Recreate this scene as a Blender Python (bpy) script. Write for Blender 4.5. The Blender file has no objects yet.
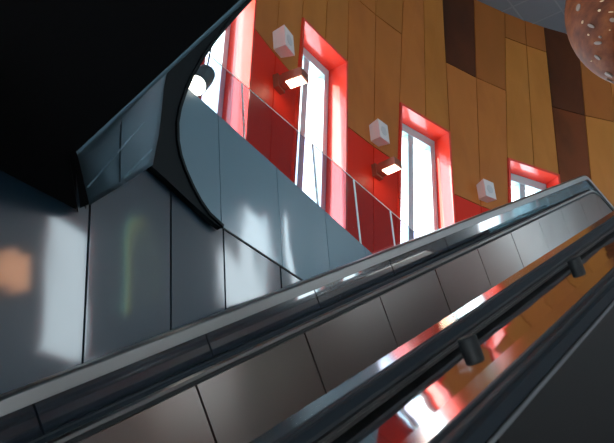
import bpy, bmesh, math, random
from mathutils import Vector, Matrix
random.seed(7)
SC = bpy.context.scene
COL = SC.collection
# ------------------------------------------------------------------ camera
F = 965.0; CX, CY = 307.0, 221.5
zc = Vector((171-CX, CY+1500, -F)).normalized()          # zenith in camera axes
ec = Vector((797-CX, CY-94, -F)).normalized()            # escalator direction
EL = math.asin(ec.dot(zc)); SN, CS = math.sin(EL), math.cos(EL)
xc = (ec - ec.dot(zc)*zc).normalized(); yc = zc.cross(xc)
RM = Matrix((xc, yc, zc))                                # world <- camera
cam = bpy.data.cameras.new('camera'); co = bpy.data.objects.new('camera', cam); COL.objects.link(co)
co.matrix_world = RM.to_4x4()
cam.sensor_width = 36; cam.lens = F/614*36; cam.clip_start = 0.02; cam.clip_end = 300
cam.dof.use_dof = True; cam.dof.focus_distance = 14.0; cam.dof.aperture_fstop = 56.6/1000/0.0030
SC.camera = co
SC.view_settings.view_transform = 'Standard'; SC.view_settings.look = 'None'
SC.cycles.sample_clamp_indirect = 7.0
SC.view_settings.exposure = 0.0; SC.view_settings.gamma = 1.0
try: SC.view_settings.use_curve_mapping = False
except Exception: pass

def ray(x, y): return RM @ Vector(((x-CX)/F, (CY-y)/F, -1.0))
def atY(x, y, Y):
    d = ray(x, y); return d*(Y/d.y)
def atZ(x, y, Z):
    d = ray(x, y); return d*(Z/d.z)

# ------------------------------------------------------------------ materials
def mat(name, color, rough=.5, metal=0., coat=0., coat_ior=1.5, coat_rough=.03, noise=None, bump=None, spec=.5,
        aniso=0., rough_noise=None, coords='Object', rot=0.):
    m = bpy.data.materials.new(name); m.use_nodes = True
    nt = m.node_tree; b = nt.nodes['Principled BSDF']
    b.inputs['Base Color'].default_value = (*color, 1); b.inputs['Roughness'].default_value = rough
    b.inputs['Metallic'].default_value = metal; b.inputs['Coat Weight'].default_value = coat
    b.inputs['Coat IOR'].default_value = coat_ior; b.inputs['Coat Roughness'].default_value = coat_rough
    b.inputs['Specular IOR Level'].default_value = spec
    tc = nt.nodes.new('ShaderNodeTexCoord')
    if aniso:
        b.inputs['Anisotropic'].default_value = aniso
        cv = nt.nodes.new('ShaderNodeCombineXYZ')
        for k, q in enumerate((-SN, 0, CS)): cv.inputs[k].default_value = q
        nt.links.new(cv.outputs[0], b.inputs['Tangent'])
    def tex(scale, vec=(1, 1, 1), detail=4, rough=.55):
        mp = nt.nodes.new('ShaderNodeMapping'); mp.inputs['Scale'].default_value = vec; mp.inputs['Rotation'].default_value = (0, rot, 0); mp.vector_type = 'POINT'
        nt.links.new(tc.outputs[coords], mp.inputs['Vector'])
        n = nt.nodes.new('ShaderNodeTexNoise'); n.inputs['Scale'].default_value = scale
        n.inputs['Detail'].default_value = detail; n.inputs['Roughness'].default_value = rough
        nt.links.new(mp.outputs['Vector'], n.inputs['Vector']); return n
    if noise:                      # list of (colour) ramp, scale, vec
        cols, scale, vec = noise
        n = tex(scale, vec); r = nt.nodes.new('ShaderNodeValToRGB')
        el = r.color_ramp.elements
        lo, hi = .32, .68
        el[0].position = lo; el[0].color = (*cols[0], 1); el[1].position = hi; el[1].color = (*cols[-1], 1)
        for i, c in enumerate(cols[1:-1]):
            e = el.new(lo+(hi-lo)*(i+1)/(len(cols)-1)); e.color = (*c, 1)
        nt.links.new(n.outputs['Fac'], r.inputs['Fac']); nt.links.new(r.outputs['Color'], b.inputs['Base Color'])
    if bump:
        scale, strength, dist, vec = bump
        n = tex(scale, vec, detail=1.5, rough=.4)
        bp = nt.nodes.new('ShaderNodeBump'); bp.inputs['Strength'].default_value = strength; bp.inputs['Distance'].default_value = dist
        nt.links.new(n.outputs['Fac'], bp.inputs['Height']); nt.links.new(bp.outputs['Normal'], b.inputs['Normal'])
        nt.links.new(bp.outputs['Normal'], b.inputs['Coat Normal'])
    if rough_noise:
        scale, vec, lo, hi = rough_noise
        n = tex(scale, vec); mr = nt.nodes.new('ShaderNodeMapRange')
        mr.inputs['From Min'].default_value = .3; mr.inputs['From Max'].default_value = .7
        mr.inputs['To Min'].default_value = lo; mr.inputs['To Max'].default_value = hi
        nt.links.new(n.outputs['Fac'], mr.inputs['Value']); nt.links.new(mr.outputs['Result'], b.inputs['Roughness'])
    return m

def emit(name, color, s):
    m = bpy.data.materials.new(name); m.use_nodes = True; nt = m.node_tree
    b = nt.nodes['Principled BSDF']; b.inputs['Base Color'].default_value = (.9, .9, .9, 1)
    b.inputs['Emission Color'].default_value = (*color, 1); b.inputs['Emission Strength'].default_value = s
    return m

def glass(name, tint, refl, ior=1.5, bump=None):
    m = bpy.data.materials.new(name); m.use_nodes = True; nt = m.node_tree
    nt.nodes.remove(nt.nodes['Principled BSDF']); out = nt.nodes['Material Output']
    t = nt.nodes.new('ShaderNodeBsdfTransparent'); t.inputs['Color'].default_value = (*tint, 1)
    g = nt.nodes.new('ShaderNodeBsdfGlossy'); g.inputs['Roughness'].default_value = .02
    g.inputs['Color'].default_value = (*refl, 1)
    fr = nt.nodes.new('ShaderNodeFresnel'); fr.inputs['IOR'].default_value = ior
    ge = nt.nodes.new('ShaderNodeNewGeometry'); mm = nt.nodes.new('ShaderNodeMath'); mm.operation = 'MULTIPLY_ADD'   # same reflection on both sides of the sheet
    nt.links.new(ge.outputs['Backfacing'], mm.inputs[0]); mm.inputs[1].default_value = 1/ior-ior; mm.inputs[2].default_value = ior
    nt.links.new(mm.outputs[0], fr.inputs['IOR'])
    mx = nt.nodes.new('ShaderNodeMixShader')
    nt.links.new(fr.outputs[0], mx.inputs[0]); nt.links.new(t.outputs[0], mx.inputs[1]); nt.links.new(g.outputs[0], mx.inputs[2])
    nt.links.new(mx.outputs[0], out.inputs['Surface'])
    return m

M = {}
M['gold']   = mat('weathered_gold_cladding', (.3, .13, .03), .5, spec=.22, noise=([(0.459, 0.164, 0.031), (0.528, 0.194, 0.041), (0.597, 0.225, 0.048)], .55, (1, 1, .35)))
M['gold_warm'] = mat('warm_gold_cladding', (.3, .13, .03), .5, spec=.22, noise=([(0.459, 0.143, 0.031), (0.573, 0.194, 0.041), (0.516, 0.174, 0.038)], .6, (1, 1, .4)))
M['gold_yellow'] = mat('yellow_gold_cladding', (.3, .13, .03), .5, spec=.22, noise=([(0.483, 0.176, 0.031), (0.573, 0.217, 0.042), (0.516, 0.194, 0.035)], .6, (1, 1, .4)))
M['gold_brown'] = mat('brown_gold_cladding', (.3, .13, .03), .5, spec=.22, noise=([(0.344, 0.102, 0.024), (0.412, 0.132, 0.028), (0.367, 0.123, 0.024)], .6, (1, 1, .4)))
M['umber']  = mat('dark_umber_cladding', (.09, .03, .02), .5, spec=.2, noise=([(.060, .019, .008), (.090, .026, .009), (.12, .032, .010)], .7, (1, 1, .6)))
M['rust']   = mat('red_rust_cladding', (.15, .04, .02), .5, spec=.2, noise=([(.13, .036, .010), (.19, .050, .014), (.22, .052, .014)], .8, (1, 1, .7)))
M['joint']  = mat('dark_joint', (.02, .012, .008), .8)
M['red']    = mat('gloss_red_paint', (.88, .050, .022), .4, coat=1., coat_ior=1.5, coat_rough=.02)
M['red_flat'] = mat('satin_red_panel', (.80, .026, .007), .5, spec=.2)
M['frame']  = mat('grey_blue_aluminium', (.42, .66, .72), .4)
M['pane']   = glass('window_glass', (.97, .99, 1), (1, 1, 1), 1.25)
M['tint']   = glass('tinted_glass', (.08, .15, .18), (1, 1, 1), 1.4)
for _k, _c in (('blue', (.05, .10, .30)), ('green', (.05, .24, .12)), ('yellow', (.30, .26, .06)), ('red', (.28, .11, .05))):
    M['strip_'+_k] = glass('coloured_glass_'+_k, _c, (1, 1, 1), 1.3)
M['balglass'] = glass('balustrade_glass', (.52, .52, .64), (.9, .95, 1), 1.6)
M['glassedge'] = mat('polished_glass_edge', (.75, .82, .82), .15)
_nt = M['glassedge'].node_tree; _t = _nt.nodes.new('ShaderNodeBsdfTranslucent'); _t.inputs['Color'].default_value = (.9, .95, .95, 1)
_a = _nt.nodes.new('ShaderNodeMixShader'); _a.inputs[0].default_value = .6
_nt.links.new(_nt.nodes['Principled BSDF'].outputs[0], _a.inputs[1]); _nt.links.new(_t.outputs[0], _a.inputs[2]); _nt.links.new(_a.outputs[0], _nt.nodes['Material Output'].inputs['Surface'])
M['slate']  = mat('gloss_slate_panel', (.008, .022, .036), .32, coat=1., coat_ior=1.62, coat_rough=.06, bump=(1.2, .34, .05, (1, 1, .6)))
M['slate_light'] = mat('gloss_blue_grey_panel', (.105, .185, .235), .35, coat=1., coat_ior=1.72, coat_rough=.07, bump=(1.4, .4, .05, (1, 1, .6)))
M['slate_seam'] = mat('panel_joint', (.008, .010, .012), .7)
M['plate']  = mat('dark_slate_plate', (.004, .007, .009), .6, spec=.12)
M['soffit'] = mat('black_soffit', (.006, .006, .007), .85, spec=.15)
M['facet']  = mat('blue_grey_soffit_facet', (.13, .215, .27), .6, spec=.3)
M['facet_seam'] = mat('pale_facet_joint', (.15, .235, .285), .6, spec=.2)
M['steel']  = mat('brushed_steel', (.37, .325, .30), .30, metal=1., aniso=.96, bump=(2.6, .45, .01, (1, .3, .15)), rot=EL)
M['cap']    = mat('brushed_steel_cap', (.25, .245, .24), .285, metal=1.)
M['mirror'] = mat('polished_steel_deck', (.66, .58, .53), .04, metal=1., bump=(3.2, .10, .02, (1, 1, 1)))
M['chrome'] = mat('polished_steel_moulding', (.66, .56, .50), .11, metal=1.)
M['rubber'] = mat('black_rubber', (.007, .011, .015), .5, spec=.14)
M['blackmetal'] = mat('black_painted_metal', (.006, .007, .008), .5, spec=.25)
M['darkpanel'] = mat('gloss_dark_panel', (.012, .016, .022), .12, coat=1., coat_ior=1.9)
M['tealpanel'] = mat('pale_teal_glass_panel', (.12, .23, .28), .15, coat=1., coat_ior=1.8)
M['lit_joint'] = mat('painted_lit_joint', (.55, .54, .52), .35)  # pale tone stands for panel edges catching light
M['innerdark'] = mat('dark_steel_panel', (.005, .0045, .0045), .55, spec=.2)
M['ceiling'] = mat('grey_ceiling_tile', (.19, .225, .26), .7)
M['ceil_line'] = mat('pale_ceiling_grid', (.25, .285, .31), .7)
M['floor']  = mat('dark_stone_floor', (.10, .10, .10), .4)
M['white']  = mat('white_speaker_shell', (.78, .77, .77), .45)
M['grille'] = mat('pale_grey_grille', (.64, .66, .67), .6)
M['copper_lamp'] = mat('brown_copper_lamp', (.30, .10, .06), .4, metal=.3)
M['lampglow'] = emit('warm_lamp_lens', (1, .80, .55), 9)
M['amberglow'] = emit('added_amber_lens', (1, .42, .14), 5)
M['spotglow'] = emit('spot_lens', (1, .93, .80), 12)
M['spotbody'] = mat('teal_grey_spot_housing', (.035, .06, .07), .3)
M['copper'] = mat('burnished_copper', (.40, .12, .05), .55, spec=.15, noise=([(.065, .016, .005), (.11, .028, .008), (.17, .052, .014)], 3.0, (1, 1, 2.2)))
M['patch'] = mat('grey_inlay', (.17, .13, .105), .5)
M['glint'] = mat('painted_glint', (.50, .34, .19), .4)  # pale gold paint standing in for glints on the copper
M['greywall'] = mat('dark_slate_wall', (.044, .050, .058), .5)
M['concrete'] = mat('dark_concrete', (.09, .09, .095), .7)

# ------------------------------------------------------------------ object helpers
def link(name, verts, faces, material, parent=None, smooth=False, mats=None, fm=None):
    me = bpy.data.meshes.new(name); me.from_pydata([tuple(v) for v in verts], [], faces); me.validate()
    if mats:
        for k in mats: me.materials.append(M[k])
        for p, i in zip(me.polygons, fm): p.material_index = i
    else: me.materials.append(M[material])
    if smooth:
        for p in me.polygons: p.use_smooth = True
    me.update()
    o = bpy.data.objects.new(name, me); COL.objects.link(o)
    if parent:
        o.parent = parent
        o.matrix_parent_inverse = Matrix.Translation(parent.location).inverted() if parent.type == 'EMPTY' else parent.matrix_world.inverted()
    return o

def thing(name, label, cat, loc, group=None):
    o = bpy.data.objects.new(name, None); COL.objects.link(o); o.location = loc; o.empty_display_size = .2
    o['label'] = label; o['category'] = cat
    if group: o['group'] = group
    return o
def tag(o, label, cat, group=None):
    o['label'] = label; o['category'] = cat
    if group: o['group'] = group
    return o
def struct(o, label=None):
    o['kind'] = 'structure'
    if label: o['label'] = label
    return o

class MB:
    def __init__(s): s.v = []; s.f = []; s.m = []
    def add(s, vs, fs, m=0):
        n = len(s.v); s.v += [Vector(v) for v in vs]; s.f += [tuple(i+n for i in f) for f in fs]; s.m += [m]*len(fs)
    def hexa(s, a, b, m=0):        # two rings of 4
        s.add(list(a)+list(b), [(3, 2, 1, 0), (4, 5, 6, 7), (0, 1, 5, 4), (1, 2, 6, 5), (2, 3, 7, 6), (3, 0, 4, 7)], m)
    def box(s, x0, x1, y0, y1, z0, z1, m=0):
        s.hexa([(x0, y0, z0), (x1, y0, z0), (x1, y1, z0), (x0, y1, z0)], [(x0, y0, z1), (x1, y0, z1), (x1, y1, z1), (x0, y1, z1)], m)
    def prism(s, ring, off, m=0):  # extrude polygon by vector
        n = len(ring); off = Vector(off)
        a = [Vector(p) for p in ring]; b = [p+off for p in a]
        s.add(a+b, [tuple(range(n-1, -1, -1)), tuple(range(n, 2*n))]+[(i, (i+1) % n, n+(i+1) % n, n+i) for i in range(n)], m)
    def cyl(s, p0, p1, r0, r1=None, n=24, m=0):
        r1 = r0 if r1 is None else r1
        p0 = Vector(p0); p1 = Vector(p1); ax = (p1-p0).normalized()
        u = ax.orthogonal().normalized(); w = ax.cross(u)
        A = [p0+r0*(u*math.cos(2*math.pi*i/n)+w*math.sin(2*math.pi*i/n)) for i in range(n)]
        Bq = [p1+r1*(u*math.cos(2*math.pi*i/n)+w*math.sin(2*math.pi*i/n)) for i in range(n)]
        s.add(A+Bq, [tuple(range(n-1, -1, -1)), tuple(range(n, 2*n))]+[(i, (i+1) % n, n+(i+1) % n, n+i) for i in range(n)], m)
    def build(s, name, material, parent=None, smooth=False, mats=None):
        bm = bmesh.new()
        o = link(name, s.v, s.f, material, parent, smooth, mats, s.m)
        bm.from_mesh(o.data); bmesh.ops.recalc_face_normals(bm, faces=bm.faces); bm.to_mesh(o.data); bm.free()
        return o

# ------------------------------------------------------------------ curved far wall
CC = Vector((13.2, -9.54)); CR = 16.8
ZH = 12.0; ZS = .865*ZH+.10; ZM = 1.19*ZH+.08; ZU = 1.35*ZH+.05; ZC = 1.43*ZH; ZH = 12.2; ZB = 5.2; ZF = -3.0; YO = -4.0
def cyl_hit(x, y, R=CR):
    d = ray(x, y); a = d.x*d.x+d.y*d.y; b = -2*(d.x*CC.x+d.y*CC.y); c = CC.length_squared-R*R
    return d*((-b+math.sqrt(b*b-4*a*c))/(2*a))
def th_of(p): return math.atan2(p.y-CC.y, p.x-CC.x)
def wp(th, z, dep=0.): return Vector((CC.x+(CR+dep)*math.cos(th), CC.y+(CR+dep)*math.sin(th), z))
def seam(p, q):
    a, b = cyl_hit(*p), cyl_hit(*q); ta, tb = th_of(a), th_of(b)
    k = (tb-ta)/(b.z-a.z); return (ta-k*a.z, k)
def sth(s, z): return s[0]+s[1]*z
seams = {
 'a': seam((255.5, 0), (253, 33)), 'b': seam((279, 0), (275, 65)), 'c': seam((303.3, 0), (294, 124)), 'd': seam((327.2, 0), (325.5, 37)),
 'e': seam((348.5, 0), (346.5, 150)), 'f': seam((376, 0), (374, 120)), 'g': seam((403, 0), (397, 200)), 'h': seam((423.6, 0), (425.7, 115)),
 'i': seam((442.7, 0), (453.7, 200)), 'j': seam((474, 0), (480, 182)), 'k': seam((504.8, 12), (507.5, 170)), 'l': seam((525, 21), (534, 166)),
 'm': seam((544.3, 29), (560, 182)), 'n': seam((579, 45), (590, 169)), 'o': seam((610, 80), (625, 190)),
}
order = list('abcdefghijklmno')
def avg(n1, n2): return (seams[n1][0]-seams[n2][0])
wcol = (sth(seams['e'], ZH)-sth(seams['a'], ZH))/4      # negative step per column
# columns further left and right of the view, same rhythm
L = []; t = seams['a']; left_names = []
for i in range(1, 11):
    nm = 'a%d' % i; seams[nm] = (t[0]-wcol*i, t[1]+.0012*i*0); left_names.append(nm)
right_names = []; t = seams['o']; step = (sth(seams['o'], ZH)-sth(seams['k'], ZH))/4
for i in range(1, 19):
    nm = 'o%d' % i; seams[nm] = (t[0]+step*i, t[1]); right_names.append(nm)
order = left_names[::-1]+order+right_names
ia = order.index('a')
# column i lies between order[i] and order[i+1]; windows on (c,e) (g,i) (k,m) and every four columns
def is_win(i): return (i-ia) % 4 in (2, 3)
wall = MB()
MATS = ['gold', 'gold_warm', 'gold_yellow', 'gold_brown', 'umber', 'rust', 'joint', 'red_flat']
mi = {k: i for i, k in enumerate(MATS)}
special = {  # column -> (low material, mid material, top material), split heights
 ('a', 'b'): ['gold', 'gold', 'gold'], ('b', 'c'): ['gold', 'gold', 'gold'], ('c', 'd'): ['gold_yellow']*3, ('d', 'e'): ['gold']*3,
 ('e', 'f'): ['gold_warm']*3, ('f', 'g'): ['gold_warm', 'gold', 'gold'], ('g', 'h'): ['gold_warm']*3, ('h', 'i'): ['gold_yellow']*3,
 ('i', 'j'): ['gold_warm', 'umber', 'umber'], ('j', 'k'): ['gold_warm', 'gold_brown', 'gold_brown'],
 ('k', 'l'): ['gold_yellow', 'gold_yellow', 'gold_brown'], ('l', 'm'): ['gold_yellow', 'gold_yellow', 'gold_brown'],
 ('m', 'n'): ['rust', 'umber', 'umber'], ('n', 'o'): ['gold_yellow', 'gold_brown', 'gold_brown'],
}
breaks = {('e', 'f'): [ZM], ('f', 'g'): [ZM], ('i', 'j'): [ZM], ('j', 'k'): [ZM], ('m', 'n'): [ZM], ('n', 'o'): [ZM], ('k', 'l'): [ZU], ('l', 'm'): [ZU]}
G = .012/CR
endcols = []
for i in range(len(order)-1):
    s0, s1 = seams[order[i]], seams[order[i+1]]; key = (order[i], order[i+1])
    if wp(sth(s1, ZH), ZH).y < YO-.3: break
    top = special.get(key) or random.choice([['gold']*3, ['gold_warm']*3, ['gold_brown']*3, ['rust', 'umber', 'umber']])
    br = breaks.get(key, [ZM] if i % 3 == 0 else [])
    lv = [ZH if is_win(i) else ZS]+br+[ZC+.2]
    segs = [(lv[k], lv[k+1], top[min(2, (1 if lv[k] > ZH+1 and lv[k] < ZU-.1 else 2 if lv[k] > ZU-.2 else 0))]) for k in range(len(lv)-1)]
    if wp(sth(s0, ZH), ZH).y < .2:
        endcols.append(i); segs = [(ZF, 9.0, 'gold_brown'), (9.0, ZC+.2, 'umber')]
    elif is_win(i): segs.append((ZF, ZB, 'gold_brown'))
    else: segs.append((ZF, ZS, 'red_flat'))
    for z0, z1, mk in segs:
        g = .014; nz = max(1, int((z1-z0)/3))
        zz = [z0+g+(z1-z0-2*g)*k/nz for k in range(nz+1)]
        rings = [[wp(sth(s0, z)-G, z), wp(sth(s1, z)+G, z), wp(sth(s1, z)+G, z, .03), wp(sth(s0, z)-G, z, .03)] for z in zz]
        for k in range(nz):
            wall.add(rings[k]+rings[k+1], [(0, 1, 5, 4), (1, 2, 6, 5), (3, 0, 4, 7)], mi[mk])
        wall.add(rings[0], [(0, 1, 2, 3)], mi[mk]); wall.add(rings[-1], [(0, 1, 2, 3)], mi[mk])
        zz = [z0+(z1-z0)*k/nz for k in range(nz+1)]
        for k in range(nz):      # dark backing wall behind the panels
            wall.hexa([wp(sth(s0, zz[k]), zz[k], .03), wp(sth(s1, zz[k]), zz[k], .03), wp(sth(s1, zz[k]), zz[k], .12), wp(sth(s0, zz[k]), zz[k], .12)],
                      [wp(sth(s0, zz[k+1]), zz[k+1], .03), wp(sth(s1, zz[k+1]), zz[k+1], .03), wp(sth(s1, zz[k+1]), zz[k+1], .12), wp(sth(s0, zz[k+1]), zz[k+1], .12)], mi['joint'])
struct(wall.build('wall_far', None, mats=MATS), 'curved wall of weathered gold brown metal panels with red spandrels')

wn = 0
DEP = .60
for i in range(len(order)-2):
    if i > max(endcols): break
    if not ((i-ia) % 4 == 2) or i in endcols or i+1 in endcols: continue
    s0, s1 = seams[order[i]], seams[order[i+2]]; wn += 1
    w = thing('window_%d' % wn, '', '', wp((sth(s0, ZB)+sth(s1, ZB))/2, ZB, .3)); del w['label'], w['category']; struct(w)
    def q(u, z, dep):   # u in metres from left(+) / right(-) edge
        th = sth(s0, z)-u/CR if u >= 0 else sth(s1, z)-u/CR
        return wp(th, z, dep)
    g = .012; e = .075; sb = MB()
    def ring(ins, dep): return [q(ins, ZB+ins, dep), q(-ins, ZB+ins, dep), q(-ins, ZH-ins, dep), q(ins, ZH-ins, dep)]
    def loft(r0, r1): sb.add(r0+r1, [(k, (k+1) % 4, 4+(k+1) % 4, 4+k) for k in range(4)])
    loft(ring(g, .12), ring(g, -.03)); loft(ring(g, -.03), ring(e, -.03)); loft(ring(e, -.03), ring(e, DEP)); loft(ring(e, DEP), ring(g, DEP)); loft(ring(g, DEP), ring(g, .12))
    sb.build('surround', 'red', w)
    fb = MB(); f0, f1 = DEP-.20, DEP-.02; fw = .15
    def bar(ul, ur, z0, z1, mid=None):
        def pt(u, z, dep): return q(u, z, dep) if mid is None else wp((sth(s0, z)+sth(s1, z))/2-u/CR, z, dep)
        fb.hexa([pt(ul, z0, f0), pt(ur, z0, f0), pt(ur, z0, f1), pt(ul, z0, f1)], [pt(ul, z1, f0), pt(ur, z1, f0), pt(ur, z1, f1), pt(ul, z1, f1)])
    bar(e, e+fw, ZB+e, ZH-e); bar(-e-fw, -e, ZB+e, ZH-e); bar(-.09, .09, ZB+e, ZH-e, 1)
    bar(e, -e, ZH-e-.22, ZH-e); bar(e, -e, ZB+e, ZB+e+fw)
    fb.build('frame', 'frame', w)
    def mid(z, u=0): return wp((sth(s0, z)+sth(s1, z))/2-u/CR, z, DEP-.05)
    za, zb_ = ZB+e, ZH-e
    link('pane', [q(e, za, DEP-.05), mid(za), mid(zb_), q(e, zb_, DEP-.05)], [(0, 1, 2, 3)], 'pane', w)
    link('pane', [mid(za), q(-e, za, DEP-.05), q(-e, zb_, DEP-.05), mid(zb_)], [(0, 1, 2, 3)], 'pane', w)

# ------------------------------------------------------------------ opposite wall, unseen; windows added to feed reflections and daylight
YO = -4.0; X0, X1 = -5.0, 29.2
wins = [(-3, -1, -1, 9, 'pane'), (1.0, 2.6, 3.0, 9.5, 'pane'), (4.4, 5.6, 2.2, 8.4, 'pane'), (8.3, 9.4, 5.15, 7.5, 'pane'), (10.28, 10.6, 6.4, 8.2, None), (11.0, 11.9, 2.4, 4.7, 'pane'), (13.2, 14.2, 6.8, 9.9, 'pane'), (14.9, 15.75, 6.8, 10.5, 'pane'),
        (18.0, 20.4, 3.0, 7.0, 'pane'), (22.8, 25.0, 10.5, 15.5, 'pane'), (25.9, 28.9, 11, 16.4, 'tint')]  # tinted one added for a teal reflection
ow = MB(); x = X0
for a, b, z0, z1, _g in wins:
    ow.box(x, a, YO-.12, YO, ZF, ZC); ow.box(a, b, YO-.12, YO, ZF, z0); ow.box(a, b, YO-.12, YO, z1, ZC); x = b
ow.box(x, X1, YO-.12, YO, ZF, ZC)
struct(ow.build('wall_right', 'greywall'), 'unseen dark grey clad wall on the right, windows added for reflections and daylight')
for a, b, z0, z1, gk in wins:
    if gk is None: continue
    wn += 1
    w = thing('window_%d' % wn, '', '', (a, YO, z0)); del w['label'], w['category']; struct(w)
    sb = MB(); t = .06
    for bx in ((a-.0, a+t, z0, z1), (b-t, b, z0, z1), (a+t, b-t, z1-t, z1), (a+t, b-t, z0, z0+t)): sb.box(bx[0], bx[1], YO-.10, YO+.02, bx[2], bx[3])
    sb.build('surround', 'red', w)
    fb = MB(); a2, b2 = a+t, b-t; m = (a2+b2)/2
    for bx in ((a2, a2+.05, z0+t, z1-t), (b2-.05, b2, z0+t, z1-t), (a2+.05, b2-.05, z1-t-.05, z1-t)): fb.box(bx[0], bx[1], YO-.09, YO-.03, bx[2], bx[3])
    fb.build('frame', 'frame', w)
    link('pane', [(a2, YO-.05, z0+t), (b2, YO-.05, z0+t), (b2, YO-.05, z1-t), (a2, YO-.05, z1-t)], [(0, 1, 2, 3)], gk, w)

k = thing('wall_lamp', 'unseen amber lamp added on the opposite dark wall for the orange glow in slate', 'wall lamp', (7.75, YO, 6.15))  # out of view, added to put an orange glow on the slate
b = MB(); b.box(7.45, 8.05, YO, YO+.06, 5.85, 6.45); b.build('wall_plate', 'copper_lamp', k)
b = MB()
for q in range(4): b.box(7.48+q*.14, 7.59+q*.14, YO+.06, YO+.09, 5.88+.06*(q % 2), 6.36+.05*(q % 2))
b.build('lens', 'amberglow', k)
wn += 1
w = thing('window_%d' % wn, '', '', (10.3, YO, 6.3)); del w['label'], w['category']; struct(w)  # unseen strip window, coloured panes added for a rainbow streak in the slate
for q, kk in enumerate(('strip_blue', 'strip_green', 'strip_yellow', 'strip_red')):
    a = 10.28+q*.08
    link('pane', [(a, YO-.05, 6.4), (a+.08, YO-.05, 6.4), (a+.08, YO-.05, 8.2), (a, YO-.05, 8.2)], [(0, 1, 2, 3)], kk, w)
fb = MB()
for bx in ((10.25, 10.28, 6.37, 8.23), (10.60, 10.63, 6.37, 8.23), (10.28, 10.60, 6.37, 6.4), (10.28, 10.60, 8.2, 8.23)): fb.box(bx[0], bx[1], YO-.10, YO+.01, bx[2], bx[3])
fb.build('frame', 'frame', w)
# end wall behind the camera: unseen glazing added to let daylight in
eb = MB(); XE = -5.0
eb.box(XE-.12, XE, YO, 2.95, ZF, -1.0); eb.box(XE-.12, XE, YO, 2.95, 12, ZC)
struct(eb.build('wall_back', 'gold_brown'), 'unseen brown wall behind, glazing added in the middle for daylight')
wn += 1; w = thing('window_%d' % wn, '', '', (XE, -.5, -1)); del w['label'], w['category']; struct(w)
fb = MB()
for k in range(6):
    y = YO+(2.95-YO)*k/5; fb.box(XE-.12, XE+.02, y-.05, y+.05, -1, 12)
for z in (-.95, 3.2, 7.5, 11.95): fb.box(XE-.11, XE+.01, YO, 2.95, z-.05, z+.05)
fb.build('frame', 'frame', w)
link('pane', [(XE-.06, YO, -1), (XE-.06, 2.95, -1), (XE-.06, 2.95, 12), (XE-.06, YO, 12)], [(0, 1, 2, 3)], 'pane', w)

# floor, ceiling
fl = MB(); fl.box(-5.2, 31, -4.2, 8, ZF-.2, ZF); struct(fl.build('floor', 'floor'), 'dark stone floor of the lower hall')
cl = MB(); cl.box(-5.2, 31, -4.2, 8.2, ZC, ZC+.2)
cobj = struct(cl.build('ceiling', 'ceiling'), 'grey tiled ceiling')
gl = MB()
for k in range(-5, 32): gl.box(k-.02, k+.02, -4.0, 8, ZC-.012, ZC-.002)
for k in range(-4, 9): gl.box(-5, 31, k-.02+.5, k+.02+.5, ZC-.012, ZC-.002)
gl.build('ceiling_grid', 'ceil_line', cobj)
up = MB(); up.box(10.9, 29.4, -3.9, 6.4, 3.75, 4.1); struct(up.build('floor_upper', 'floor'), 'upper landing floor at the head of the escalators')

# ------------------------------------------------------------------ left wall, balcony parapet, low soffit
YW = 2.90; YP = 2.97
def wl(x, y, Y=YW): return atY(x, y, Y)
top_pts = [wl(0, 150), wl(60, 150), wl(120, 155), wl(150, 164.5), wl(165, 176), wl(180, 191), wl(200, 208.5), wl(222, 228), wl(260, 253), wl(298, 278), wl(350, 312), wl(420, 350)]
def top_z(xw):
    for p, q_ in zip(top_pts, top_pts[1:]):
        if p.x <= xw <= q_.x: return p.z+(q_.z-p.z)*(xw-p.x)/(q_.x-p.x)
    return top_pts[0].z if xw < top_pts[0].x else top_pts[-1].z
seam_x = [-4.9, -2.6, -1.2, 0.4, 1.6, wl(86.5, 280).x, wl(171, 250).x, wl(224.5, 270).x, wl(280, 262).x, wl(328, 290).x, 5.75, 6.6, 7.6]
lw = MB()
for a, b in zip(seam_x, seam_x[1:]):
    xs = [a+.007]+[p.x for p in top_pts if a+.02 < p.x < b-.02]+[b-.007]
    ring_ = [(a+.007, YW, ZF), (b-.007, YW, ZF)]+[(x_, YW, top_z(x_)) for x_ in xs[::-1]]
    lw.prism(ring_, (0, .03, 0), 0)
for p, q_ in zip(top_pts[3:], top_pts[4:]):
    up_ = Vector((0, 0, .012)); d1 = Vector((0, -.004, -.004)); d2 = Vector((0, .034, -.004))
    lw.hexa([p+d1, q_+d1, q_+d2, p+d2], [p+d1+up_, q_+d1+up_, q_+d2+up_, p+d2+up_], 1)
lw.box(-5, 7.6, YW+.03, YW+.06, ZF, 2.3, 1)
lw.box(-5, 2.6, YW+.0601, YW+.1, 2.4, ZC, 1)
lw.build_obj = None
struct(lw.build('wall_left', None, mats=['slate', 'slate_seam']), 'glossy dark slate panel wall beside the escalator')
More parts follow.
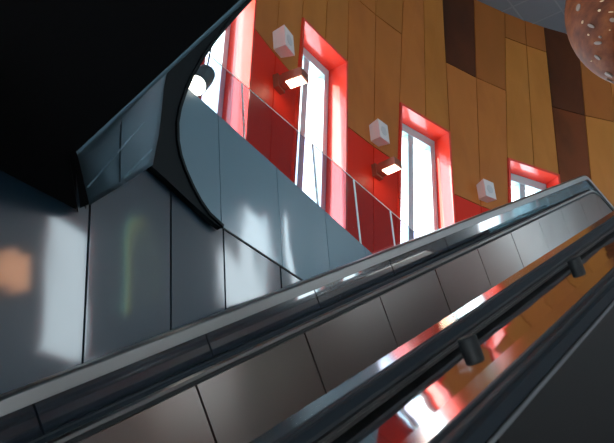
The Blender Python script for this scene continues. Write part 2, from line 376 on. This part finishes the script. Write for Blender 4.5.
# parapet panels behind the top of that wall
ptop = [wl(120, 40, YP), wl(186, 86, YP), wl(212, 98, YP), wl(230, 113, YP), wl(262, 146, YP), wl(300, 187, YP), wl(333, 217, YP), wl(366, 248, YP), wl(420, 300, YP)]
ptop = [wl(120, 38, YP), wl(186, 86, YP), wl(215, 112, YP), wl(245, 139, YP), wl(275, 166, YP), wl(305, 193, YP), wl(335, 220, YP), wl(366, 248, YP), wl(420, 296, YP)]
def ptz(xw):
    for p, q_ in zip(ptop, ptop[1:]):
        if p.x <= xw <= q_.x: return p.z+(q_.z-p.z)*(xw-p.x)/(q_.x-p.x)
    return ptop[-1].z
pseam = [2.95, wl(218, 110, YP).x, wl(280, 225, YP).x, wl(327.5, 242, YP).x, wl(366, 260, YP).x, 6.7, 7.5]
pw = MB()
for a, b in zip(pseam, pseam[1:]):
    xs = [a+.003]+[p.x for p in ptop if a+.02 < p.x < b-.02]+[b-.003]
    pw.prism([(a+.003, YP, 2.2), (b-.003, YP, 2.2)]+[(x_, YP, ptz(x_)) for x_ in xs[::-1]], (0, .03, 0), 0)
    pw.prism([(a, YP+.03, 2.2), (b, YP+.03, 2.2)]+[(x_, YP+.03, ptz(x_)) for x_ in [b]+xs[::-1][1:-1]+[a]], (0, .10, 0), 1)
struct(pw.build('wall_balcony', None, mats=['slate_light', 'slate_seam']), 'blue grey panelled balcony parapet')
bs = MB(); bs.box(3.2, 12, YP+.14, 6.6, 2.2, 2.5); struct(bs.build('floor_balcony', 'concrete'), 'balcony floor behind the parapet')

# glass balustrade on the parapet
gb = thing('glass_balustrade', 'clear glass balustrade standing on the blue grey balcony parapet', 'balustrade', (4.6, YP+.10, ptz(4.6)))
def gtop(x):   # image slope of the glass edge
    return 60+.861*(x-215)
cuts = [(150, 0), (242, 0), (315, 0), (358, 0), (393, 0), (430, 0)]
gx = [wl(165, gtop(165), YP+.10).x, wl(243.5, 120, YP+.10).x, wl(315.5, 178, YP+.10).x, wl(357.5, 215, YP+.10).x, wl(392.5, 228, YP+.10).x, 6.95]
gtp = [wl(xx, gtop(xx), YP+.10) for xx in range(100, 440, 20)]
def gz(xw):
    for p, q_ in zip(gtp, gtp[1:]):
        if p.x <= xw <= q_.x: return p.z+(q_.z-p.z)*(xw-p.x)/(q_.x-p.x)
    return gtp[0].z if xw < gtp[0].x else gtp[-1].z
for a, b in zip(gx, gx[1:]):
    n = 4; xs = [a+.008+(b-a-.016)*k/n for k in range(n+1)]
    gp = link('glass_panel', [(x_, YP+.10, ptz(x_)+.001) for x_ in xs]+[(x_, YP+.10, gz(x_)) for x_ in xs[::-1]], [tuple(range(2*n+2))], 'balglass', gb)
    eb = MB()
    eb.prism([(b-.005, YP+.094, ptz(b)+.001), (b+.005, YP+.094, ptz(b)+.001), (b+.005, YP+.094, gz(b)), (b-.005, YP+.094, gz(b))], (0, .012, 0))
    eb.build('glass_edge', 'glassedge', gb)
    eb = MB()
    for k in range(n):
        eb.hexa([(xs[k], YP+.097, gz(xs[k])), (xs[k+1], YP+.097, gz(xs[k+1])), (xs[k+1], YP+.103, gz(xs[k+1])), (xs[k], YP+.103, gz(xs[k]))],
                [(xs[k], YP+.097, gz(xs[k])+.003), (xs[k+1], YP+.097, gz(xs[k+1])+.003), (xs[k+1], YP+.103, gz(xs[k+1])+.003), (xs[k], YP+.103, gz(xs[k])+.003)])
    eb.build('top_edge', 'glassedge', gb)

# dark cut-out plate with the curved edge, in front of the parapet
YD = 2.86
curve = [(222, 228), (208, 215), (199, 202), (191, 187), (183.5, 170), (178.5, 155), (175.8, 140), (175.4, 122), (178, 107), (183, 92), (190, 76), (200, 58), (214, 38), (230, 19), (247, 1), (275, -30)]
back = [(245, -30), (223, 2), (198, 30), (164, 66), (160, 95), (158, 120), (150, 164.5)]
low = [(165, 178), (182, 194), (200, 210.5), (214, 222.5)]
pl = MB()
ring_ = [atY(x_, y_, YD) for x_, y_ in curve+back+low]
pl.prism(ring_, (0, -.0, 0))
pl = MB(); nn = len(ring_)
pl.prism(ring_, (0, .035, 0))
struct(pl.build('wall_cutout', 'plate'), 'dark plate with a curved cut edge under the upper floor')
lip = MB()
for (p, q_) in zip(curve, curve[1:]):
    a, b = atY(*p, YD), atY(*q_, YD); n2 = Vector((0, -.012, 0))
    t = (b-a).normalized(); nrm = Vector((-t.z, 0, t.x))*-.02
    lip.hexa([a, b, b+nrm, a+nrm], [a+n2, b+n2, b+nrm+n2, a+nrm+n2])
lip_o = lip.build('trim_1', 'plate'); struct(lip_o, 'thin lip along the curved cut edge')

# soffit: black underside and chamfered facet
ZSF = 2.28
A0 = atZ(84.5, 205.5, ZSF); Fp = atZ(76, 152, ZSF); Gp = atZ(240, 0, ZSF); dG = (Gp-Fp)
G2 = Gp+dG*.45
sf = MB()
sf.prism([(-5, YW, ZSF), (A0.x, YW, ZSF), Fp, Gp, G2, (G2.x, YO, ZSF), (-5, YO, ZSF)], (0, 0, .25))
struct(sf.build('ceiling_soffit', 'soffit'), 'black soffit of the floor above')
G3 = Fp+dG*1.45
bpts = [atY(87.4, 203, YW-.01)]+[atY(x_, y_, YD) for x_, y_ in [(120, 183.5), (150, 164.5), (156, 135), (159, 110), (161, 88), (166, 64), (180, 48), (198, 30), (223, 2), (260, -45), (300, -100)]]
fts = [0, .06, .12, .2, .28, .36, .46, .56, .68, .86, 1.1, 1.45]
NV = 8; gv = []; gf = []
for bp_, ft in zip(bpts, fts):
    fp_ = Fp+dG*ft
    for k in range(NV+1): gv.append(fp_.lerp(bp_, k/NV))
nr = len(bpts)
for i in range(nr-1):
    for k in range(NV):
        a = i*(NV+1)+k; gf.append((a, a+1, a+NV+2, a+NV+1))
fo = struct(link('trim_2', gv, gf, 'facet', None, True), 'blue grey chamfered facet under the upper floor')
sm = fo.modifiers.new('thickness', 'SOLIDIFY'); sm.thickness = .03; sm.offset = 0
from mathutils.bvhtree import BVHTree
bvh = BVHTree.FromPolygons(gv, gf)
for (p, q_) in (((121, 104), (119.7, 182)), ((87.5, 187.5), (147, 118)), ((124, 178), (152, 149)), ((104, 193), (88, 165)) ):
    pts = []
    for k in range(9):
        d = ray(p[0]+(q_[0]-p[0])*k/8, p[1]+(q_[1]-p[1])*k/8).normalized(); h_ = bvh.ray_cast(Vector((0, 0, 0)), d)
        if h_[0]: pts.append(h_[0]-d*.07)
    if (p[0] == 104) or len(pts) < 2: continue
    b = MB()
    for a, c in zip(pts, pts[1:]):
        sd = (c-a).cross(a).normalized()*.004; tk = a.normalized()*.006
        b.hexa([a-sd, a+sd, a+sd+tk, a-sd+tk], [c-sd, c+sd, c+sd+tk, c-sd+tk])
    b.build('facet_joint', 'facet_seam', fo)
# fins at the end of the black soffit
fn = MB()
fn.prism([atZ(*q_, ZSF-.004) for q_ in ((74, 151), (77.5, 153.5), (89, 203), (80, 207))], (0, 0, -.006))
for (t_, b_) in (((68, 154), (77, 208)), ((73, 153), (85, 205))):
    a, b = atZ(*t_, ZSF), atZ(*b_, ZSF); off = Vector((.02, .012, 0))
    fn.prism([a, b, b+off, a+off], (0, 0, -.012))
struct(fn.build('trim_3', 'soffit'), 'black fins at the soffit end')

# spot light behind the curved plate
ys = 2.975
c1 = atY(195.5, 85.5, ys); c0 = atY(211, 56, ys+.03)
sp = thing('spotlight', 'dark teal cylinder spotlight with a bright lens beside the curved dark edge', 'spotlight', c1)
axis = (c1-c0).normalized(); axis = (axis+Vector((-.25, -.10, -.10))).normalized()
ln = .26; r = .070; top = c1-axis*ln
b = MB(); b.cyl(c1, c1-axis*ln*.62, r); b.cyl(c1-axis*ln*.64, c1-axis*ln*.9, r*.98, r*.9); b.cyl(c1-axis*ln*.9, c1-axis*ln, r*.9, r*.4); b.build('housing', 'spotbody', sp)
b = MB(); b.cyl(c1+axis*.002, c1+axis*.005, r*.90); b.build('lens', 'spotglow', sp)
b = MB(); b.cyl(top+axis*.01, Vector((top.x-.05, YD+.035, top.z+.26)), .006, n=10); b.build('stem', 'spotbody', sp)

# ------------------------------------------------------------------ wall speakers and lamps on the curved wall
def frame_at(x, y):
    p = cyl_hit(x, y); th = th_of(p); n = Vector((-math.cos(th), -math.sin(th), 0)); t = Vector((math.sin(th), -math.cos(th), 0)); return p, n, t
def obox(mb, p, n, t, u0, u1, d0, d1, z0, z1):
    def P(u, d, z): return p+t*u+n*d+Vector((0, 0, z))
    mb.hexa([P(u0, d0, z0), P(u1, d0, z0), P(u1, d1, z0), P(u0, d1, z0)], [P(u0, d0, z1), P(u1, d0, z1), P(u1, d1, z1), P(u0, d1, z1)])
for (x, y, lab) in ((276.5, 45, 'white cube loudspeaker above the highest lit wall lamp, left of the tallest window'),
                    (373.5, 136, 'white cube loudspeaker between the two tall red framed windows, above the lower wall lamp'),
                    (481.5, 194, 'white cube loudspeaker low on the gold wall beside the rightmost red window')):
    p, n, t = frame_at(x, y); k = thing('loudspeaker', lab, 'loudspeaker', p, 'white loudspeakers on the curved wall')
    h = .22; wd = .17
    b = MB(); 
    def P(u, d, z): return p+t*u+n*d+Vector((0, 0, z))
    b.hexa([P(-wd*.8, 0, -h*.85), P(wd*.8, 0, -h*.85), P(wd*.8, 0, h*.85), P(-wd*.8, 0, h*.85)], [P(-wd, .25, -h), P(wd, .25, -h), P(wd, .25, h), P(-wd, .25, h)])
    cb = b.build('cabinet', 'white', k)
    b = MB(); b.cyl(P(0, .251, 0), P(0, .256, 0), .10); b.build('grille', 'grille', k)
for (x, y, lab) in ((276, 85, 'copper wall lamp on the red panel left of the tallest window, below a loudspeaker'),
                    (375, 173, 'copper wall lamp lower down, on the red panel beside the middle window')):
    p, n, t = frame_at(x, y); k = thing('wall_lamp', lab, 'wall lamp', p, 'copper lamps on the red panels')
    b = MB(); obox(b, p, n, t, -.12, .12, 0, .10, -.13, .13); b.build('wall_plate', 'copper_lamp', k)
    b = MB(); obox(b, p, n, t, -.10, .10, .08, .22, -.09, .09); b.build('arm', 'copper_lamp', k)
    b = MB(); obox(b, p, n, t, -.12, .14, .17, .53, -.07, .09); hd = b.build('head', 'copper_lamp', k)
    b = MB(); obox(b, p, n, t, -.09, .11, .20, .50, -.085, -.07); b.build('lens', 'lampglow', hd)

# ------------------------------------------------------------------ hanging copper globe
dist = 15.5
gc = ray(646, 10).normalized()*dist; gr = 74/F*dist*.985
bm = bmesh.new(); bmesh.ops.create_uvsphere(bm, u_segments=64, v_segments=40, radius=gr)
for v in bm.verts: v.co.z *= .98
me = bpy.data.meshes.new('globe_shell'); bm.to_mesh(me); bm.free(); me.materials.append(M['copper'])
for p in me.polygons: p.use_smooth = True
hg = thing('hanging_globe', 'large burnished copper globe with grey flecks hanging at the upper right', 'globe', gc)
o = bpy.data.objects.new('shell', me); COL.objects.link(o); o.parent = hg
def on_globe(x, y, r=None):
    d = ray(x, y).normalized(); bq = d.dot(gc); cq = gc.length_squared-gr*gr; disc = bq*bq-cq
    return d*(bq-math.sqrt(max(disc, 0)))
def disk(x, y, rx, ry, ang, material, name):
    p = on_globe(x, y); n = (p-gc).normalized(); u = RM @ Vector((math.cos(ang), math.sin(ang), 0)); u = (u-n*u.dot(n)).normalized(); v = n.cross(u)
    s = dist/F; k = 10
    A = [p+n*.008+u*(rx*s*math.cos(2*math.pi*i/k))+v*(ry*s*math.sin(2*math.pi*i/k)) for i in range(k)]
    b = MB(); b.prism(A, -n*.05); b.build(name, material, hg)
for (x, y, rx, ry, an) in ((578.5, 7.5, 4.2, 3.6, .3), (591, 26, 4.6, 1.7, 0), (597.8, 43, 4.8, 1.9, .4), (597.5, 57.5, 4, 2.2, .1), (608.5, 75, 4.5, 3.5, .2), (612.5, 20, 2.2, 3.2, 1.2), (610, 81, 4, 1.6, .2), (600, 37, 1.8, 1.2, 0)):
    disk(x, y, rx*.85, ry*.8, an, 'patch', 'grey_fleck')
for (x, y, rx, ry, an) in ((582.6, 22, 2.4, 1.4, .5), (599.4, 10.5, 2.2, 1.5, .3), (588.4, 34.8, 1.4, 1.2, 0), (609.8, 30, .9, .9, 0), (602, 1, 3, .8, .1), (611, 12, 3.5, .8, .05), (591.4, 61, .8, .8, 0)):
    disk(x, y, rx*.7, ry*.7, an, 'glint', 'glint_dot')
b = MB(); b.cyl(gc+Vector((0, 0, gr*.97)), (gc.x, gc.y, ZC-.01), .02, n=10); b.build('suspension_rod', 'blackmetal', hg)

# ------------------------------------------------------------------ escalators
def frames(s0, sb, rad, lh, ns=1):
    """path along the incline, bend to level at the top; list of (pos(x,z), normal(x,z))"""
    out = []
    for k in range(ns+1):
        s = s0+(sb-s0)*k/ns; out.append((s*CS, s*SN, -SN, CS))
    cx_, cz_ = sb*CS+SN*rad, sb*SN-CS*rad
    for k in range(1, 11):
        a = EL*(1-k/10); out.append((cx_-math.sin(a)*rad, cz_+math.cos(a)*rad, -math.sin(a), math.cos(a)))
    x_, z_, _, _ = out[-1]; out.append((x_+lh, z_, 0, 1)); return out
def sweep(fr, prof, closed=True):
    v = []; f = []; n = len(prof)
    for (x_, z_, nx, nz) in fr:
        for (y_, w_) in prof: v.append((x_+nx*w_, y_, z_+nz*w_))
    for i in range(len(fr)-1):
        for j in range(n if closed else n-1):
            f.append((i*n+j, i*n+(j+1) % n, (i+1)*n+(j+1) % n, (i+1)*n+j))
    if closed: f += [tuple(range(n-1, -1, -1)), tuple(range((len(fr)-1)*n, len(fr)*n))]
    return v, f
def swobj(name, fr, prof, material, parent, smooth=False):
    m = MB(); v, f = sweep(fr, prof); m.add(v, f); return m.build(name, material, parent, smooth)
def rail_prof(y0, y1, w, h=.03):    # ridged handrail profile, y0 near edge
    W = y1-y0; pts = [(y0+.012, w-h), (y0, w-h*.7), (y0, w-.012), (y0+.010, w-.002)]
    for a, b_ in ((.30, .36), (.62, .68)):
        pts += [(y0+W*a-.004, w), (y0+W*a, w-.011), (y0+W*b_, w-.011), (y0+W*b_+.004, w)]
    pts += [(y1-.010, w-.002), (y1, w-.012), (y1, w-h*.7), (y1-.012, w-h)]
    return pts
def half_round(yc_, wc_, r): return [(yc_+r*math.cos(a), wc_+r*math.sin(a)) for a in [2*math.pi*k/16 for k in range(16)]]
def panels(parent, fr_fn, Y0, Y1, w0, w1, smin, smax, phase, step, material, name='balustrade_panel', upper=None, joint=None):
    s = smin
    k0 = math.floor((smin-phase)/step)
    k = k0
    while phase+k*step < smax:
        a = phase+k*step+.006; b_ = phase+(k+1)*step-.006
        fr = [fr_fn(a+(b_-a)*i/4) for i in range(5)]
        swobj(name, fr, [(Y0, w0), (Y1, w0), (Y1, w1), (Y0, w1)], (upper[1] if upper and a > upper[0] else material), parent); k += 1
        if joint and a > joint:
            swobj('panel_joint', [fr_fn(b_-.001), fr_fn(b_+.009)], [(Y0+.001, w0), (Y1, w0), (Y1, w1), (Y0+.001, w1)], 'lit_joint', parent)
def path_fn(sb, rad):
    cx_, cz_ = sb*CS+SN*rad, sb*SN-CS*rad; arc = rad*EL
    def f(s):
        if s <= sb: return (s*CS, s*SN, -SN, CS)
        if s <= sb+arc:
            a = EL-(s-sb)/rad; return (cx_-math.sin(a)*rad, cz_+math.cos(a)*rad, -math.sin(a), math.cos(a))
        return (cx_+(s-sb-arc), cz_+rad, 0, 1)
    return f
S0 = -3.2
SB = 9.75; RB = 1.1
FA = frames(S0, SB, RB, 1.6)
fa = path_fn(SB, RB)

# far escalator
ea = thing('escalator', 'far escalator with brushed steel side panels beside the slate wall', 'escalator', (S0*CS, 1.4, S0*SN-1.2))
panels(ea, fa, 2.0, 2.03, -.93, -.232, S0, SB+RB*EL+1.3, 2.66, .812, 'steel', joint=6.6)
swobj('panel_backing', FA, [(2.035, -.95), (2.06, -.95), (2.06, -.24), (2.035, -.24)], 'blackmetal', ea)
swobj('panel_ledge', FA, [(1.995, -.229), (2.04, -.229), (2.04, -.213), (1.995, -.216)], 'blackmetal', ea)
swobj('moulding', FA, [(2.0, -.2145), (2.035, -.2125), (2.035, -.197), (2.012, -.197), (2.0, -.203)], 'cap', ea)
swobj('handrail', FA, rail_prof(2.036, 2.125, -.182, .03), 'rubber', ea, False)
swobj('outer_deck', FA, [(2.05, -.235), (2.29, -.235), (2.29, -.215), (2.05, -.215)], 'blackmetal', ea)
# right balustrade of the far escalator
FN = frames(S0, 9.5, 1.1, 1.4)
swobj('moulding', FN, [(.75, -.225), (.832, -.225), (.840, -.215), (.834, -.207), (.75, -.207)], 'chrome', ea)
swobj('handrail', FN, rail_prof(.690, .754, -.200, .025), 'rubber', ea)
swobj('handrail_guide', FN, [(.705, -.2315), (.748, -.2315), (.748, -.2255), (.705, -.2255)], 'blackmetal', ea)
swobj('balustrade_back', FN, [(.80, -.95), (.83, -.95), (.83, -.2255), (.80, -.2255)], 'steel', ea)
def steps(parent, y0, y1, wn_, n=34):
    b = MB(); x = -3.0; z = (-3.0)*SN/CS+wn_/CS
    for k in range(n):
        xa = x+k*.36; zt = z+k*.36*SN/CS
        if xa+.36 > 10.6: break
        b.box(xa, xa+.40, y0, y1, max(zt-.25, ZF+.01), zt)
    b.build('step_band', 'innerdark', parent)
steps(ea, .93, 1.97, -1.0)

# deck between the escalators
dk = thing('escalator_deck', 'mirror polished steel deck with black stop knobs between the two escalators', 'deck', (S0*CS, .62, S0*SN-.3))
swobj('deck_plate', FN, [(.5265, -.252), (.7045, -.252), (.7045, -.232), (.5265, -.232)], 'mirror', dk)
fnp = path_fn(9.5, 1.1)
for s_ in (.705, 1.64, 2.575, 3.51, 4.445):
    b = MB(); p0 = Vector((s_*CS, .632, s_*SN)); nn_ = Vector((-SN, 0, CS))
    b.cyl(p0+nn_*-.232, p0+nn_*-.210, .018, n=28); b.cyl(p0+nn_*-.210, p0+nn_*-.207, .018, .0155, n=28)
    b.build('stop_knob', 'blackmetal', dk)

# own (near) escalator, left balustrade
eb_ = thing('escalator', 'near escalator with black ridged handrail and dark inner panels in the lower right', 'escalator', (S0*CS, -.2, S0*SN-1.2))
swobj('moulding', FN, [(.440, -.2315), (.526, -.2315), (.522, -.228), (.440, -.2275)], 'chrome', eb_)
swobj('handrail', FN, rail_prof(.362, .436, -.203, .018), 'rubber', eb_)
swobj('handrail_guide', FN, [(.372, -.262), (.440, -.262), (.440, -.2215), (.372, -.2215)], 'blackmetal', eb_)
swobj('inner_trim', FN, [(.354, -.219), (.3595, -.219), (.3595, -.2165), (.356, -.2165)], 'concrete', eb_)
panels(eb_, fnp, .355, .371, -.95, -.2195, S0, 9.5+1.1*EL+1.0, .1, .80, 'innerdark')
steps(eb_, -.75, .32, -1.0)

# parapet with steel cap between escalator and wall
pr_ = thing('escalator_parapet', 'steel capped dark panel parapet between far escalator and slate wall', 'parapet', (S0*CS, 2.4, S0*SN-1.0))
SP = 11.15
FP = frames(S0, SP, .5, 1.2)
swobj('steel_cap', FP, [(2.285, -.094), (2.32, -.094), (2.32, -.060), (2.75, -.06), (2.75, -.038), (2.305, -.038), (2.296, -.0392), (2.289, -.043), (2.285, -.050)], 'cap', pr_)
fp = path_fn(SP, .5)
panels(pr_, fp, 2.305, 2.32, -.21, -.096, S0, SP+.9, 2.24, 1.0, 'darkpanel', 'side_panel', upper=(7.1, 'tealpanel'), joint=7.1)
swobj('panel_backing', FP, [(2.325, -.9), (2.35, -.9), (2.35, -.07), (2.325, -.07)], 'blackmetal', pr_)

# ------------------------------------------------------------------ light
W = bpy.data.worlds.new('sky'); SC.world = W; W.use_nodes = True
bg = W.node_tree.nodes['Background']; bg.inputs['Color'].default_value = (.80, .93, 1, 1); bg.inputs['Strength'].default_value = 7.0

sun = bpy.data.lights.new('sun', 'SUN'); sun.energy = 15; sun.angle = .02; sun.color = (1, .95, .88)
so = bpy.data.objects.new('sun', sun); COL.objects.link(so); so.location = (5, 20, 25)
so.rotation_euler = Vector((.74, -.52, -.44)).to_track_quat('-Z', 'Y').to_euler()
